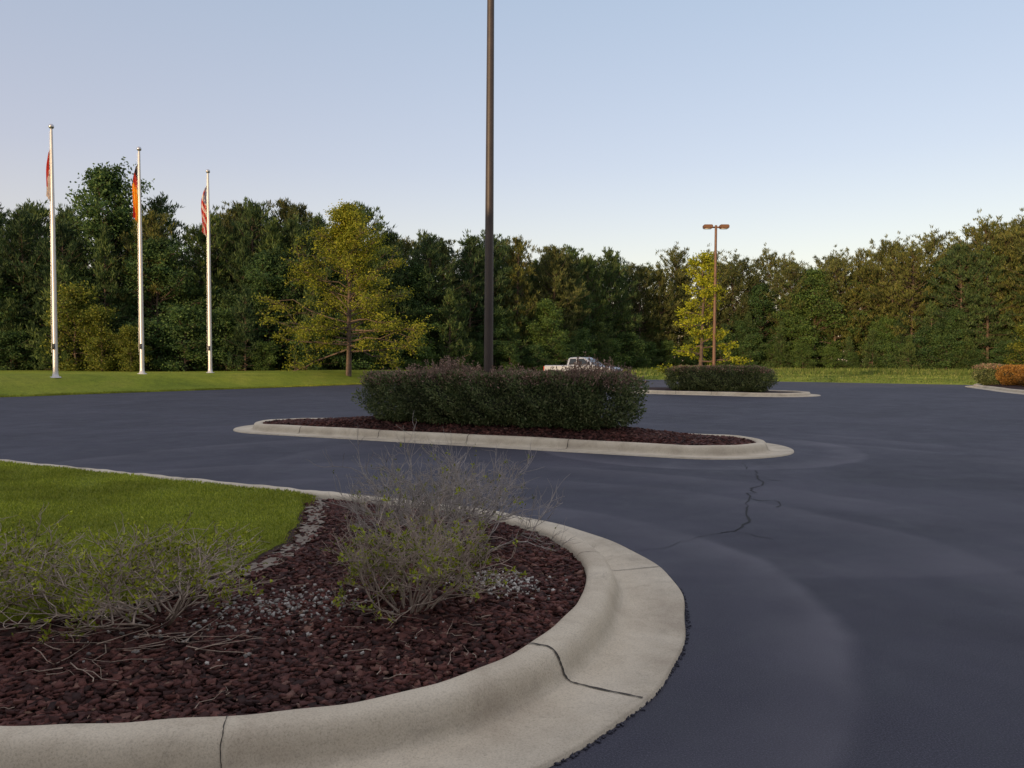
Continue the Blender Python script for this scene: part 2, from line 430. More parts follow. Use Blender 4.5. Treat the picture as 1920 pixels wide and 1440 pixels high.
bedc = np.concatenate([RB, np.array([[24, 12.], [36, 30], [42, 44]])])
bed('border_mulch', bedc, (31, 42), lambda P, s: .115+.1*smooth((1-s)*3), M_mulch)

PL = np.concatenate([INNER, np.array([[-16, 8.]])])
def zmul(P, s=None):
    d = dist_poly(P, INNER, False)
    return .10+.05*smooth(d/.9)+.012*np.sin(P[:, 0]*5)*np.sin(P[:, 1]*4.3)*smooth(d/.4)
bed('planter_mulch', PL, (-2.2, 5.4), lambda P, s: zmul(P), M_mulch, 40)
LE = catmull([(-2.28, 8.40), (-2.12, 7.9), (-1.98, 7.3), (-1.86, 6.7), (-1.80, 6.2), (-1.82, 5.7), (-1.95, 5.2), (-2.2, 4.7), (-2.55, 4.3), (-3.1, 4.0), (-4.2, 3.7), (-6, 3.6), (-9, 3.75), (-15.5, 4.3)], step=.1)
le_w = np.sin(np.arange(len(LE))*.9)*.02+np.sin(np.arange(len(LE))*2.3)*.012; LE = LE+np.column_stack([le_w, le_w*.4])
farline = np.array([[-15.5, 15.12], [-12, 13.36], [-8.4, 11.53], [-6, 10.33], [-4, 9.28], [-3, 8.78]])
LP = np.concatenate([LE, farline])
def zlawn(P, s=None):
    d = dist_poly(P, LP)
    return .10+.075*smooth((d+.02)/.12)+.05*smooth(d/2.)+.006*np.sin(P[:, 0]*7+P[:, 1]*3)
bed('lawn', LP, (-5, 7.0), lambda P, s: zlawn(P), M_lawn, 60)
tr = LE[:46]+np.array([.12, .0]); V, F = ribbon(catmull(tr[::6], step=.05), .17, 0, 4); V[:, 2] = zmul(V[:, :2])+.014
add('soil_edge', mesh_np('soil_edge', V, F, M_soil), kind='structure')

def scatter(poly, n, r, excl=None):
    poly = np.asarray(poly); lo, hi = poly.min(0), poly.max(0); P = r.uniform(lo, hi, (n, 2)); m = inside(P, poly)
    if excl is not None: m &= ~inside(P, excl)
    return P[m]
vis = [(-9.5, 12.3), (-9.5, 3.3), (-1.6, 3.3), (-1.6, 8.8)]
P = scatter(vis, 420000, rng); P = P[inside(P, LP)]
keep = rng.uniform(size=len(P)) < np.clip(5.5/P[:, 1], .25, 1)**1.3; P = P[keep]
# ragged fringe spilling over the lawn edge
ii = rng.integers(0, 75, 9000); Pf = LE[ii]+rng.normal(size=(9000, 2))*[.035, .035]+[.01, 0]; P = np.concatenate([P, Pf])
sc = np.clip(P[:, 1]/5, .9, 2.2)
z = np.where(inside(P, LP), zlawn(P), .13)
D = np.column_stack([rng.normal(size=(len(P), 2))*.6, np.ones(len(P))])
V, F = blades(np.column_stack([P, z-.005]), D, rng.uniform(.015, .036, len(P))*np.sqrt(sc), .005*sc, rng)
add('lawn_grass', mesh_np('lawn_grass', V, F, M_grass), kind='stuff', label='short mown green lawn grass', category='grass')

def chips(P, z, size, r, flat=.4):
    n = len(P); B = np.array([[x, y, w] for w in (-1, 1) for y in (-1, 1) for x in (-1, 1)], float)
    FB = np.array([[0, 2, 3, 1], [4, 5, 7, 6], [0, 1, 5, 4], [2, 6, 7, 3], [0, 4, 6, 2], [1, 3, 7, 5]])
    S = size*r.uniform(.35, 1.5, (n, 1, 1))*np.array([1, .7, flat])*r.uniform(.7, 1.2, (n, 1, 3))
    V = (B[None]+r.normal(size=(n, 8, 3))*.25)*S*.5
    a = r.uniform(0, 6.28, n); tx = r.normal(size=n)*.22; ty = r.normal(size=n)*.22
    ca, sa = np.cos(a), np.sin(a)
    Vx = V[..., 0]*ca[:, None]-V[..., 1]*sa[:, None]; Vy = V[..., 0]*sa[:, None]+V[..., 1]*ca[:, None]
    Vz = V[..., 2]+Vx*tx[:, None]+Vy*ty[:, None]
    V = np.stack([Vx+P[:, None, 0], Vy+P[:, None, 1], Vz+z[:, None]], -1).reshape(-1, 3)
    F = (FB[None]+np.arange(n)[:, None, None]*8).reshape(-1, 4)
    return V, F
P = scatter([(-4.5, 3.0), (.6, 3.0), (.6, 8.4), (-4.5, 8.4)], 78000, rng); P = P[inside(P, PL) & ~inside(P, LP)]
P = P[dist_poly(P, INNER, False) > .015]
keep = (dist_poly(P, LE, False) > .22) | (rng.uniform(size=len(P)) < .2); P = P[keep]
V, F = chips(P, zmul(P)+rng.uniform(0, .018, len(P)), .034, rng, .33)
add('mulch_chips', mesh_np('mulch_chips', V, F, M_chip), kind='stuff', label='dark red brick chip mulch in the planter', category='mulch')
Ps = []
for cx, cy, n, s in ((-1.35, 4.5, 330, .16), (-.10, 5.0, 330, .13), (-1.7, 4.1, 70, .22), (-1.0, 4.1, 60, .3)):
    Ps.append(rng.normal(size=(n, 2))*[s*1.4, s]+[cx, cy])
P = np.concatenate(Ps); P = P[inside(P, PL) & (dist_poly(P, INNER, False) > .03)]
V, F = chips(P, zmul(P)+.022, .015, rng, .8)
add('gravel', mesh_np('gravel', V, F, M_peb), kind='stuff', label='scattered pale pebbles on the mulch', category='gravel')
P = scatter(isl1, 60000, rng); P = P[dist_poly(P, isl1) > .02]
def ring_s(P, poly, c):
    c = np.array(c); ang = np.arctan2(*(P-c).T[::-1]); pa = np.arctan2(*(poly-c).T[::-1]); pr = np.linalg.norm(poly-c, axis=1)
    o = np.argsort(pa); rr = np.interp(ang, pa[o], pr[o], period=2*math.pi)
    return np.linalg.norm(P-c, axis=1)/rr
P = P[:20000]
V, F = chips(P, zi1(P, ring_s(P, isl1, m1))+rng.uniform(0, .02, len(P)), .058, rng)
add('mulch_chips', mesh_np('mulch_chips_b', V, F, M_chip), kind='stuff', label='dark red brick chip mulch on the island', category='mulch')
paths = []
r = np.random.default_rng(21)
for i in range(110):
    c = np.array([r.uniform(-3.2, .3), r.uniform(3.15, 5.6)])
    if i < 26: c = np.array([r.normal()*.35-2.0, r.normal()*.12+3.85])
    if not inside(c[None], PL)[0] or dist_poly(c[None], INNER, False)[0] < .1: continue
    a = r.uniform(0, 6.28); L = r.uniform(.05, .18) if i > 26 else r.uniform(.15, .42)
    t = np.linspace(0, 1, 5)[:, None]; pp = c+np.array([math.cos(a), math.sin(a)])*t*L+r.normal(size=(5, 2))*.012
    zz = zmul(pp)+.03+r.uniform(0, .03)*np.linspace(0, 1, 5)+r.uniform(0, .015)
    paths.append((np.column_stack([pp, zz]), np.linspace(.003, .001, 5)*r.uniform(.6, 1.3)))
V, F = tubes(paths, 4)
add('fallen_twigs', mesh_np('fallen_twigs', V, F, M_deadtwig), kind='stuff', label='dry fallen twigs lying on the mulch', category='twigs')
P = scatter([(-3.2, 3.1), (.4, 3.1), (.4, 7.5), (-3.2, 7.5)], 1300, r); P = P[inside(P, PL) & ~inside(P, LP) & (dist_poly(P, INNER, False) > .05)]
V, F = blades(np.column_stack([P, zmul(P)+.026]), np.column_stack([r.normal(size=(len(P), 2)), r.uniform(0, .3, len(P))]), r.uniform(.015, .045, len(P)), .010, r)
add('leaf_litter', mesh_np('leaf_litter', V, F, M_litter), kind='stuff', label='dry fallen leaves on the mulch', category='leaves')
P = INNER[(INNER[:, 0] > -3)]; T = nrm(np.gradient(P, axis=0)); Nn = np.column_stack([T[:, 1], -T[:, 0]]); ii = r.integers(0, len(P), 1800)
P = P[ii]+Nn[ii]*(.652+r.normal(size=1800)*.006)[:, None]+T[ii]*r.uniform(-.03, .03, (1800, 1))
V, F = chips(P, np.full(1800, .003), .012, r, .5)
add('asphalt_crumbs', mesh_np('asphalt_crumbs', V, F, M_asphalt), kind='stuff', label='dark sealcoat crumbs along the gutter edge', category='gravel')

# ------------------------------------------------------------------ foreground shrubs
def azalea(label, loc, H, R, seed, nst, leafn, oldn, leafs=.024, lowbias=False, twigdens=4, mt=None, base=.06):
    r = np.random.default_rng(seed); paths = []; tips = []
    def grow(p, d, L, rad, lvl):
        n = 5; pts = [p]; dd = d
        for k in range(n-1):
            dd = nrm(dd+r.normal(size=3)*.17+np.array([0, 0, .04])); pts.append(pts[-1]+dd*L/(n-1))
        paths.append((np.array(pts), np.linspace(rad, rad*.6, n)))
        if lvl >= 1: tips.extend(pts[2:])
        if lvl < 3:
            for k in range(twigdens if lvl else 4):
                q = pts[r.integers(2, n)]; nd = nrm(dd+r.normal(size=3)*.62)
                if nd[2] < -.1: nd[2] *= -.5
                grow(q, nd, L*r.uniform(.45, .85), rad*.62, lvl+1)
    for s in range(nst):
        a = r.uniform(0, 6.28); e = r.uniform(0, 1)**.6*R/H*1.15
        d = nrm(np.array([math.cos(a)*e, math.sin(a)*e, 1.])); grow(np.array([math.cos(a), math.sin(a), 0])*base*r.uniform(0, 1), d, H*.42, .0060, 0)
    e = thing('azalea_bush', label, 'bush', loc, 0, 'azalea bushes in the planter')
    V, F = tubes(paths, 3)
    zmax = np.percentile(V[:, 2], 99.6); k = H/zmax; V *= [1, 1, k]
    rad = np.percentile(np.hypot(V[:, 0], V[:, 1]), 98); k2 = R/rad; V *= [k2, k2, 1]
    add('branches', mesh_np('branches', V, F, mt or M_twig), e)
    T = np.array(tips)*[k2, k2, k]; T = T[T[:, 2] > .06]
    w = np.ones(len(T)) if not lowbias else np.exp(-T[:, 2]/H*1.6)
    def lv(nn, per, mat, size, nm, upb):
        idx = r.choice(len(T), nn, p=w/w.sum()); C = np.repeat(T[idx], per, 0)+r.normal(size=(nn*per, 3))*.006
        D = r.normal(size=C.shape)+[0, 0, upb]
        V, F = blades(C, D, r.uniform(.6, 1.3, len(C))*size, size*.45, r)
        add(nm, mesh_np(nm, V, F, mat), e)
    lv(leafn, 6, M_azalea, leafs, 'leaves', .9)
    lv(oldn, 3, M_azdark, leafs*.8, 'old_leaves', .2)
azalea('sparse grey azalea bush with a few yellow-green leaves in the mulch', (-.58, 4.42, .12), .66, .58, 5, 20, 330, 500, .028, True)
azalea('bare grey twiggy azalea bush near the curved kerb', (-.55, 5.85, .12), .86, .85, 6, 36, 60, 220, .026, False, mt=M_greytwig, base=.3)
azalea('low spreading azalea bush with yellow-green leaves beside the lawn', (-1.98, 4.28, .12), .55, .78, 8, 15, 520, 900, .028)
azalea('low spreading azalea bush with yellow-green leaves beside the lawn', (-3.0, 4.4, .12), .52, .68, 9, 14, 480, 800, .028)

# ------------------------------------------------------------------ hedges
def p4(D, p=4): return D/((np.abs(D)**p).sum(1)**(1/p))[:, None]
def hedge(label, a, b, W, H, n, leaf, seed, spikes, z0=.25, group=None, mleaf=None, mtop=None, name='hedge', topfrac=.5, spikeh=.3, pw=6.0):
    a = np.array(a); b = np.array(b); L = np.linalg.norm(b-a); c = (a+b)/2; ang = math.atan2(*(b-a)[::-1]); r = np.random.default_rng(seed)
    mleaf = mleaf or M_hedge; mtop = mtop or M_hedgetop
    e = thing(name, label, 'hedge' if name == 'hedge' else 'bush', (c[0], c[1], z0), ang, group)
    half = np.array([L/2, W/2, H/2])
    def lump(U): return 1+.05*np.sin(U[:, 0]*L*1.7+seed)*np.cos(U[:, 1]*3+1)+.05*np.sin(U[:, 2]*5+U[:, 0]*L*2.9)+.04*np.sin(U[:, 0]*L*6.1+U[:, 1]*7+U[:, 2]*6)
    def shell(D, k):
        U = p4(D, pw); Vv = U*k[:, None]*lump(U)[:, None]**np.array([.4, 1.5, .7])*half
        taper = 1-.14*smooth((-U[:, 2]))
        Vv[:, 1] *= taper; Vv[:, 0] *= 1-(1-taper)*.35
        Vv[:, 2] += H/2+.02
        return Vv
    D = r.uniform(-1, 1, (n, 3)); ax = r.choice(3, n, p=np.array([W*H, L*H, L*W])/(W*H+L*H+L*W)); D[np.arange(n), ax] = r.choice([-1, 1], n)
    C = shell(D, r.uniform(.78, 1.0, n)**.7*1.03)
    C = C[C[:, 2] > .04]
    dirs = nrm((C-[0, 0, H/2])/half**1.0)*.8+r.normal(size=C.shape)*.7+[0, 0, .5]
    V, F = blades(C, dirs, r.uniform(.5, 1.5, len(C))*leaf, leaf*.5, r)
    top = (C[:, 2] > H*(.88+.09*r.normal(size=len(C)))) & (r.uniform(size=len(C)) < topfrac)
    add('foliage', mesh_np('foliage', V, F, [mleaf, mtop], top.astype(int)), e)
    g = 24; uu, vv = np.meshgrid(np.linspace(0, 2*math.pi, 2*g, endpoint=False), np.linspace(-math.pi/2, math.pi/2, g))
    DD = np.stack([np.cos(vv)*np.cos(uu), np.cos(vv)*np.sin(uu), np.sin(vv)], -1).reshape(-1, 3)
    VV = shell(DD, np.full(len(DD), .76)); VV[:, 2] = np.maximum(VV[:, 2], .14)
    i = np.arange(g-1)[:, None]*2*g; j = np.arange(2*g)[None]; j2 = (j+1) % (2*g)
    add('shade_core', mesh_np('shade_core', VV, np.stack([i+j, i+j2, i+2*g+j2, i+2*g+j], -1).reshape(-1, 4), M_core), e)  # opaque dark shell, painted as the shade inside the hedge
    st = []
    for k in range(int(L*5)):
        x = r.uniform(-L/2*.85, L/2*.85); y = r.uniform(-W/2*.7, W/2*.7)
        st.append((np.array([[x*.97, y*.8, -.1], [x, y*.9, .12], [x+r.normal()*.08, y, .4]]), [.02, .015, .01]))
    C = []; DD = []; sp = []
    for k in range(spikes):
        x = r.uniform(-1, 1)*L/2*.97; y = r.uniform(-1, 1)*W/2*.95
        hh = H*(.95+.04*math.sin(x*1.9+seed))*(1-.10*(abs(x)/(L/2))**8-.12*(abs(y)/(W/2))**6)
        le = spikeh*r.uniform(.25, 1)**1.5*(.8+.35*math.sin(x*2.7+seed*2)*math.sin(x*.9)); d = nrm(np.array([r.normal()*.25+x/L*.3, r.normal()*.25+y/W*.3, 1.]))
        p0 = np.array([x, y, hh-.08]); sp.append((np.array([p0, p0+d*le*.5, p0+d*le]), [.006, .004, .002]))
        m = int(5+le*36)
        t = r.uniform(.15, 1, m)[:, None]; C.append(p0+d*le*t+r.normal(size=(m, 3))*.012); DD.append(d*.8+r.normal(size=(m, 3))*.7)
    C = np.concatenate(C); DD = np.concatenate(DD); V, F = blades(C, DD, r.uniform(.6, 1.2, len(C))*leaf*.8, leaf*.38, r)
    add('new_growth', mesh_np('new_growth', V, F, mtop), e, kind='stuff')
    V, F = tubes(st+sp, 3); add('stems', mesh_np('stems', V, F, M_bark), e, kind='stuff')
    return e
hedge('clipped dark green hedge with reddish new shoots on the mulched island', (-3.12, 17.5), (2.40, 14.68), 1.7, 1.03, 90000, .058, 4, 1200, z0=.30, group='hedges on kerbed islands', spikeh=.48, topfrac=.5)
hedge('clipped dark green hedge with reddish top under a light pole', (7.9, 38.9), (12.2, 36.0), 1.5, 1.1, 26000, .09, 14, 450, z0=.2, group='hedges on kerbed islands', topfrac=.5, spikeh=.22)
hedge('low dark green shrub with reddish tips beside the kerb', (29.0, 47.6), (30.8, 48.2), 1.5, 1.2, 9000, .11, 15, 120, z0=.15, name='rounded_shrub', group='shrubs along the car park border', pw=3.2)
hedge('rounded orange shrub beside the kerb', (28.9, 45.2), (30.9, 45.4), 1.8, 1.15, 13000, .10, 16, 160, z0=.15, name='rounded_shrub', group='shrubs along the car park border', mleaf=M_orange, mtop=M_orange, pw=3.2)
hedge('rounded orange shrub beside the kerb', (28.4, 42.6), (30.2, 42.8), 1.8, 1.1, 12000, .10, 17, 160, z0=.15, name='rounded_shrub', group='shrubs along the car park border', mleaf=M_orange, mtop=M_orange, pw=3.2)

# ------------------------------------------------------------------ trees
def pine_mesh(seed, H, R, hb, mode, mat, tips=8, k=11, nb=105, bl=.46, bw=.085):
    r = np.random.default_rng(seed); paths = []
    lean = r.normal(size=2)*.012*H
    zz = np.linspace(0, H, 9); tp = np.column_stack([lean[0]*(zz/H)**2, lean[1]*(zz/H)**2, zz])
    paths.append((tp, np.linspace(H*.013, .02, 9)))
    C = []; D = []
    for i in range(nb):
        t = (i+r.uniform())/nb; h = hb+(H-hb)*t
        if mode == 'cone': env = (1-t)**.85+.05
        elif mode == 'round': env = math.sqrt(max(0, 1-(t*1.0)**3.2))*(.55+.45*min(1, t*3))+.05
        else: env = (1-t**2.8)**.8*(.75+.25*min(1, t*4))+.07
        ln = R*env*r.uniform(.45, 1.15); a = i*2.399+r.normal()*.4; el = math.radians(-6+52*t**1.3+r.normal()*7)
        d = np.array([math.cos(a)*math.cos(el), math.sin(a)*math.cos(el), math.sin(el)])
        s = np.linspace(0, 1, 4)[:, None]; p0 = np.array([lean[0]*(h/H)**2, lean[1]*(h/H)**2, h])
        pts = p0+d*s*ln+np.array([0, 0, 1])*(s**2)*ln*.22
        paths.append((pts, np.linspace(.05, .012, 4)*(.5+.5*(1-t))))
        nt_ = max(3, int(tips*(.4+env)))
        u = r.uniform(.2, 1.03, nt_)[:, None]**.7; side = np.array([-math.sin(a), math.cos(a), 0.])
        q = p0+d*u*ln+np.array([0, 0, 1])*(u**2)*ln*.22+side*(r.normal(size=(nt_, 1))*.26*ln*(1.15-u))+r.normal(size=(nt_, 3))*[.1, .1, .16]
        C.append(np.repeat(q, k, 0)); D.append(np.repeat(np.repeat((d*.35+np.array([0, 0, 1.0]))[None], nt_, 0), k, 0))
    q = np.column_stack([np.full(8, lean[0]), np.full(8, lean[1]), np.linspace(H*.93, H*.99, 8)]); C.append(np.repeat(q, 6, 0)); D.append(np.tile([0, 0, 1.2], (48, 1)))
    C = np.concatenate(C); D = np.concatenate(D)
    D = nrm(D)+r.normal(size=D.shape)*.38
    C = C+r.normal(size=C.shape)*.085
    V, F = blades(C, D, r.uniform(.5, 1.35, len(C))*bl, r.uniform(.7, 1.2, len(C))*bw, r)
    tv, tf = tubes(paths, 5)
    return mesh_np('trunk', tv, tf, M_bark), mesh_np('crown', V, F, mat)
def broad_mesh(seed, H, R, hb, envf, nprim, perp, leafs, mat, lpc=14, el0=15, el1=60, trunkr=.018, spread=.16, clus=.28, droop=0., var=(.6, 1.12)):
    r = np.random.default_rng(seed); paths = []; lean = r.normal(size=2)*.01*H
    zz = np.linspace(0, H*.93, 8); wob = r.normal(size=(8, 2))*.006*H; wob[0] = 0
    paths.append((np.column_stack([lean[0]*(zz/H)+wob[:, 0], lean[1]*zz/H+wob[:, 1], zz]), np.linspace(H*trunkr, .02, 8)))
    C = []
    for i in range(nprim):
        t = (i+r.uniform())/nprim; h = hb*.75+(H*.95-hb*.75)*t; ln = R*envf(t)*r.uniform(*var)
        a = i*2.399+r.normal()*.5; el = math.radians(el0+(el1-el0)*t+r.normal()*9)
        d = np.array([math.cos(a)*math.cos(el), math.sin(a)*math.cos(el), math.sin(el)])
        s = np.linspace(0, 1, 5)[:, None]; j = r.normal(size=(5, 3))*.03*ln; j[0] = 0
        x0 = np.interp(h, zz, paths[0][0][:, 0]); y0 = np.interp(h, zz, paths[0][0][:, 1])
        pts = np.array([x0, y0, h])+d*s*ln+j-np.array([0, 0, 1])*droop*ln*s**2
        paths.append((pts, np.linspace(.35*H*trunkr*(1.1-t), .012, 5)))
        for q in range(perp):
            u = r.uniform(.2, 1)**.7; p = pts[0]+(pts[-1]-pts[0])*u; d2 = nrm(d+r.normal(size=3)*[.75, .75, .5]); l2 = ln*r.uniform(.15, .38)*(1.2-u*.5)+.15
            e = p+d2*l2; paths.append((np.array([p, (p+e)/2+r.normal(size=3)*.03, e]), [.02, .012, .006]))
            for w in range(3):
                v = r.uniform(.3, 1.1); C.append(p+d2*l2*v+r.normal(size=3)*spread*.5)
    C = np.array(C); n = len(C); C = np.repeat(C, lpc, 0); C = C+r.normal(size=C.shape)*[clus, clus, clus*.5]
    D = r.normal(size=C.shape)*[1, 1, .7]+[0, 0, -.15]
    V, F = blades(C, D, r.uniform(.6, 1.3, len(C))*leafs, leafs*.55, r)
    tv, tf = tubes(paths, 5)
    return mesh_np('trunk', tv, tf, M_bark), mesh_np('crown', V, F, mat)

def put_tree(name, label, meshes, x, y, rot=0, sc=(1, 1, 1), group=None, z=None):
    e = thing(name, label, 'tree', (x, y, (gz(x, y)-.05) if z is None else z), rot, group)
    e.scale = sc
    add('trunk', meshes[0], e); add('crown', meshes[1], e)
    return e
m = broad_mesh(31, 12.5, 5.6, 2.4, lambda t: (.78+.3*min(1, t*5))*(1-t**1.35)**.85+.09, 84, 11, .17, M_yellow, 14, 6, 64, clus=.24, droop=.05, var=(.42, 1.08))
put_tree('willow_oak_tree', 'yellow-green broad oak tree catching low sun on the lawn', m, -12.0, 56.5, 0.3)
m = broad_mesh(33, 7.2, 1.85, 1.4, lambda t: (1.05)*(1-t**1.0)**.8+.10, 30, 7, .13, M_lime, 12, -8, 40, clus=.11, droop=.05, var=(.45, 1.15))
put_tree('young_tree', 'young lime-green tree behind a hedge on the island', m, 9.75, 39.6, 1.0, z=.15)
pines = [pine_mesh(40, 14, 3.4, 1.2, 'mid', M_pine), pine_mesh(41, 15, 3.6, 3.0, 'mid', M_pine), pine_mesh(42, 13, 3.2, .8, 'cone', M_pine),
         pine_mesh(43, 16, 3.9, 5.0, 'round', M_pine2), pine_mesh(44, 14.5, 3.4, 2.0, 'mid', M_pine2)]
young = [pine_mesh(50, 6, 2.1, .2, 'cone', M_pine, 8, 10, 60, .34, .075), pine_mesh(51, 7.5, 2.3, .2, 'cone', M_pine, 8, 10, 70, .34, .075)]
rnd = lambda t: math.sqrt(max(0, 1-(2*t-.85)**2*.75))*.95+.05
broads = [broad_mesh(60, 14, 4.2, 2.2, lambda t: (.75+.3*min(1, t*3))*(1-t**2.6)**.6+.08, 60, 8, .28, M_broad, 14, 5, 65, clus=.40, var=(.5, 1.12)),
          broad_mesh(61, 12, 3.8, 1.0, lambda t: (.8+.2*min(1, t*3))*(1-t**2.4)**.6+.08, 55, 8, .26, M_broad, 14, 5, 65, clus=.38)]
under = [broad_mesh(70, 3.6, 1.9, .15, rnd, 34, 6, .20, M_broad, 12, 0, 70, clus=.28), broad_mesh(71, 5.0, 2.3, .2, rnd, 38, 6, .22, M_broad, 12, 0, 70, clus=.32),
         broad_mesh(72, 5.2, 2.0, .2, rnd, 34, 6, .19, M_sunshrub, 13, 0, 70, clus=.30, var=(.4, 1.1))]
line = catmull([(-62, 57), (-50, 58), (-40, 60), (-30.5, 62), (-20, 64), (-12, 73), (-4, 83), (5.5, 91), (13, 104), (22, 113), (34, 113), (47, 106), (56, 96), (66, 86), (78, 76)], step=.5)
seg = np.r_[0, np.cumsum(np.linalg.norm(np.diff(line, axis=0), axis=1))]
T_ = nrm(np.gradient(line, axis=0)); NB = np.column_stack([-T_[:, 1], T_[:, 0]])
r = np.random.default_rng(99)
def row(offset, spacing, kinds, name, label, smin, smax, group, jit=1.0, hf=None, s0=0, s1=None):
    s = s0+spacing*r.uniform(.2, .8); s1 = s1 or seg[-1]
    while s < s1:
        x = np.interp(s, seg, line[:, 0]); y = np.interp(s, seg, line[:, 1])
        n = np.array([np.interp(s, seg, NB[:, 0]), np.interp(s, seg, NB[:, 1])])
        px, py = np.array([x, y])+n*(offset+r.normal()*jit)
        k = kinds(px) if callable(kinds) else kinds
        sc = r.uniform(smin, smax)*(hf(px) if hf else 1)
        put_tree(name, label, k[r.integers(len(k))], px, py, r.uniform(0, 6.28), (sc*r.uniform(.95, 1.25), sc*r.uniform(.95, 1.25), sc), group)
        s += spacing*r.uniform(.7, 1.3)
def kp(x):
    if x > 25: return [pines[3], pines[4], pines[3], pines[1], broads[0]]
    if x > 5: return [pines[0], pines[4], pines[1], pines[0]]
    return [pines[0], pines[1], pines[2], pines[0], pines[4]]
hf = lambda x: float(np.interp(x, [-60, -30, -18, -10, 3, 12, 18, 26, 34, 48, 60], [.98, .98, 1.0, 1.02, 1.06, 1.12, 1.18, 1.12, 1.02, 1.03, 1.10]))
g1 = 'pines of the wood edge'
row(3, 3.1, kp, 'pine_tree', 'dark green pine in the wood edge', .84, 1.0, g1, 1.0, hf)
row(7, 3.2, kp, 'pine_tree', 'dark green pine in the wood edge', .93, 1.04, g1, 1.2, hf)
row(12, 4.4, kp, 'pine_tree', 'dark green pine in the wood edge', .95, 1.05, g1, 1.5, hf)
row(1.6, 9, broads, 'broadleaf_tree', 'green broadleaf tree among the pines', .55, .8, 'broadleaf trees of the wood edge', 1.0)
row(.2, 4.2, young, 'young_pine_tree', 'young conical pine at the wood edge', .6, 1.15, 'young pines of the wood edge', .9)
row(-.6, 3.0, under[:2], 'understory_shrub', 'leafy green understory shrub at the wood edge', .45, 1.0, 'understory shrubs of the wood edge', .8)
row(5, 4.2, under[:2], 'understory_shrub', 'leafy green understory shrub at the wood edge', 1.0, 1.5, 'understory shrubs of the wood edge', 1.2)
put_tree('broadleaf_tree', 'tall round-topped broadleaf tree above the pines', broads[0], -34.5, 66, .5, (1.0, 1.0, 1.2), 'broadleaf trees of the wood edge')
for (x, y, s) in ((-31.2, 58.6, .85), (-28.8, 58.2, .6), (-33.6, 59.2, 1.15), (60, 90, 1.0)):
    put_tree('sunlit_shrub', 'yellow-green sunlit shrub in front of the pines', under[2], x, y, r.uniform(0, 6), (s, s, s), 'yellow shrubs of the wood edge')
put_tree('young_pine_tree', 'young conical pine standing ahead of the wood', young[0], 50, 97, 0, (.8, .8, .75), 'young pines of the wood edge')

P = []
for off in (17, 23):
    s = r.uniform(0, seg[-1], 9000); x = np.interp(s, seg, line[:, 0]); y = np.interp(s, seg, line[:, 1])
    nn = np.column_stack([np.interp(s, seg, NB[:, 0]), np.interp(s, seg, NB[:, 1])])
    P.append(np.column_stack([np.column_stack([x, y])+nn*(off+r.normal(size=(9000, 1))), r.uniform(0, 1, 9000)**.9*11]))
P = np.concatenate(P); V, F = blades(P, r.normal(size=P.shape), 1.1, .8, r)
add('distant_wood', mesh_np('distant_wood', V, F, M_pine), kind='stuff', label='dense dark interior of the pine wood', category='wood')

P = np.column_stack([r.uniform(8, 75, 120000), r.uniform(52, 112, 120000)])
lp = np.concatenate([line[(line[:, 0] > -30)], [[78, 40], [-10, 40]]])
m_ = inside(P, lp) & ~inside(P, LOT) & (dist_poly(P, LOT) > .3); P = P[m_]
dn = np.sin(P[:, 0]*.5)*np.sin(P[:, 1]*.7+1)+r.uniform(-1.2, 1, len(P)); hgt = np.where(P[:, 1] > 74, .38, .12)*(1+.6*np.clip(dn, 0, 1))
P = P[:60000]; hgt = hgt[:60000]
V, F = blades(np.column_stack([P, gh(P)-.03]), np.column_stack([r.normal(size=(len(P), 2))*.35, np.ones(len(P))]), hgt*r.uniform(.5, 1.3, len(P)), .09, r)
add('meadow_grass', mesh_np('meadow_grass', V, F, M_weed), kind='stuff', label='rough pale green meadow grass before the wood', category='grass')
lo = LOTA[(LOTA[:, 0] < -4) & (LOTA[:, 1] > 20)]
P = []
for a, b in zip(lo[:-1], lo[1:]):
    t = r.uniform(size=(900, 1)); P.append(a+(b-a)*t+r.normal(size=(900, 2))*.12+np.array([-.12, .08]))
P = np.concatenate(P)
V, F = blades(np.column_stack([P, np.maximum(gh(P), -.01)]), np.column_stack([r.normal(size=(len(P), 2))*.6, np.ones(len(P))]), r.uniform(.04, .11, len(P)), .03, r)
add('lawn_edge_grass', mesh_np('lawn_edge_grass', V, F, M_grass), kind='stuff', label='ragged grass along the edge of the lawn', category='grass')

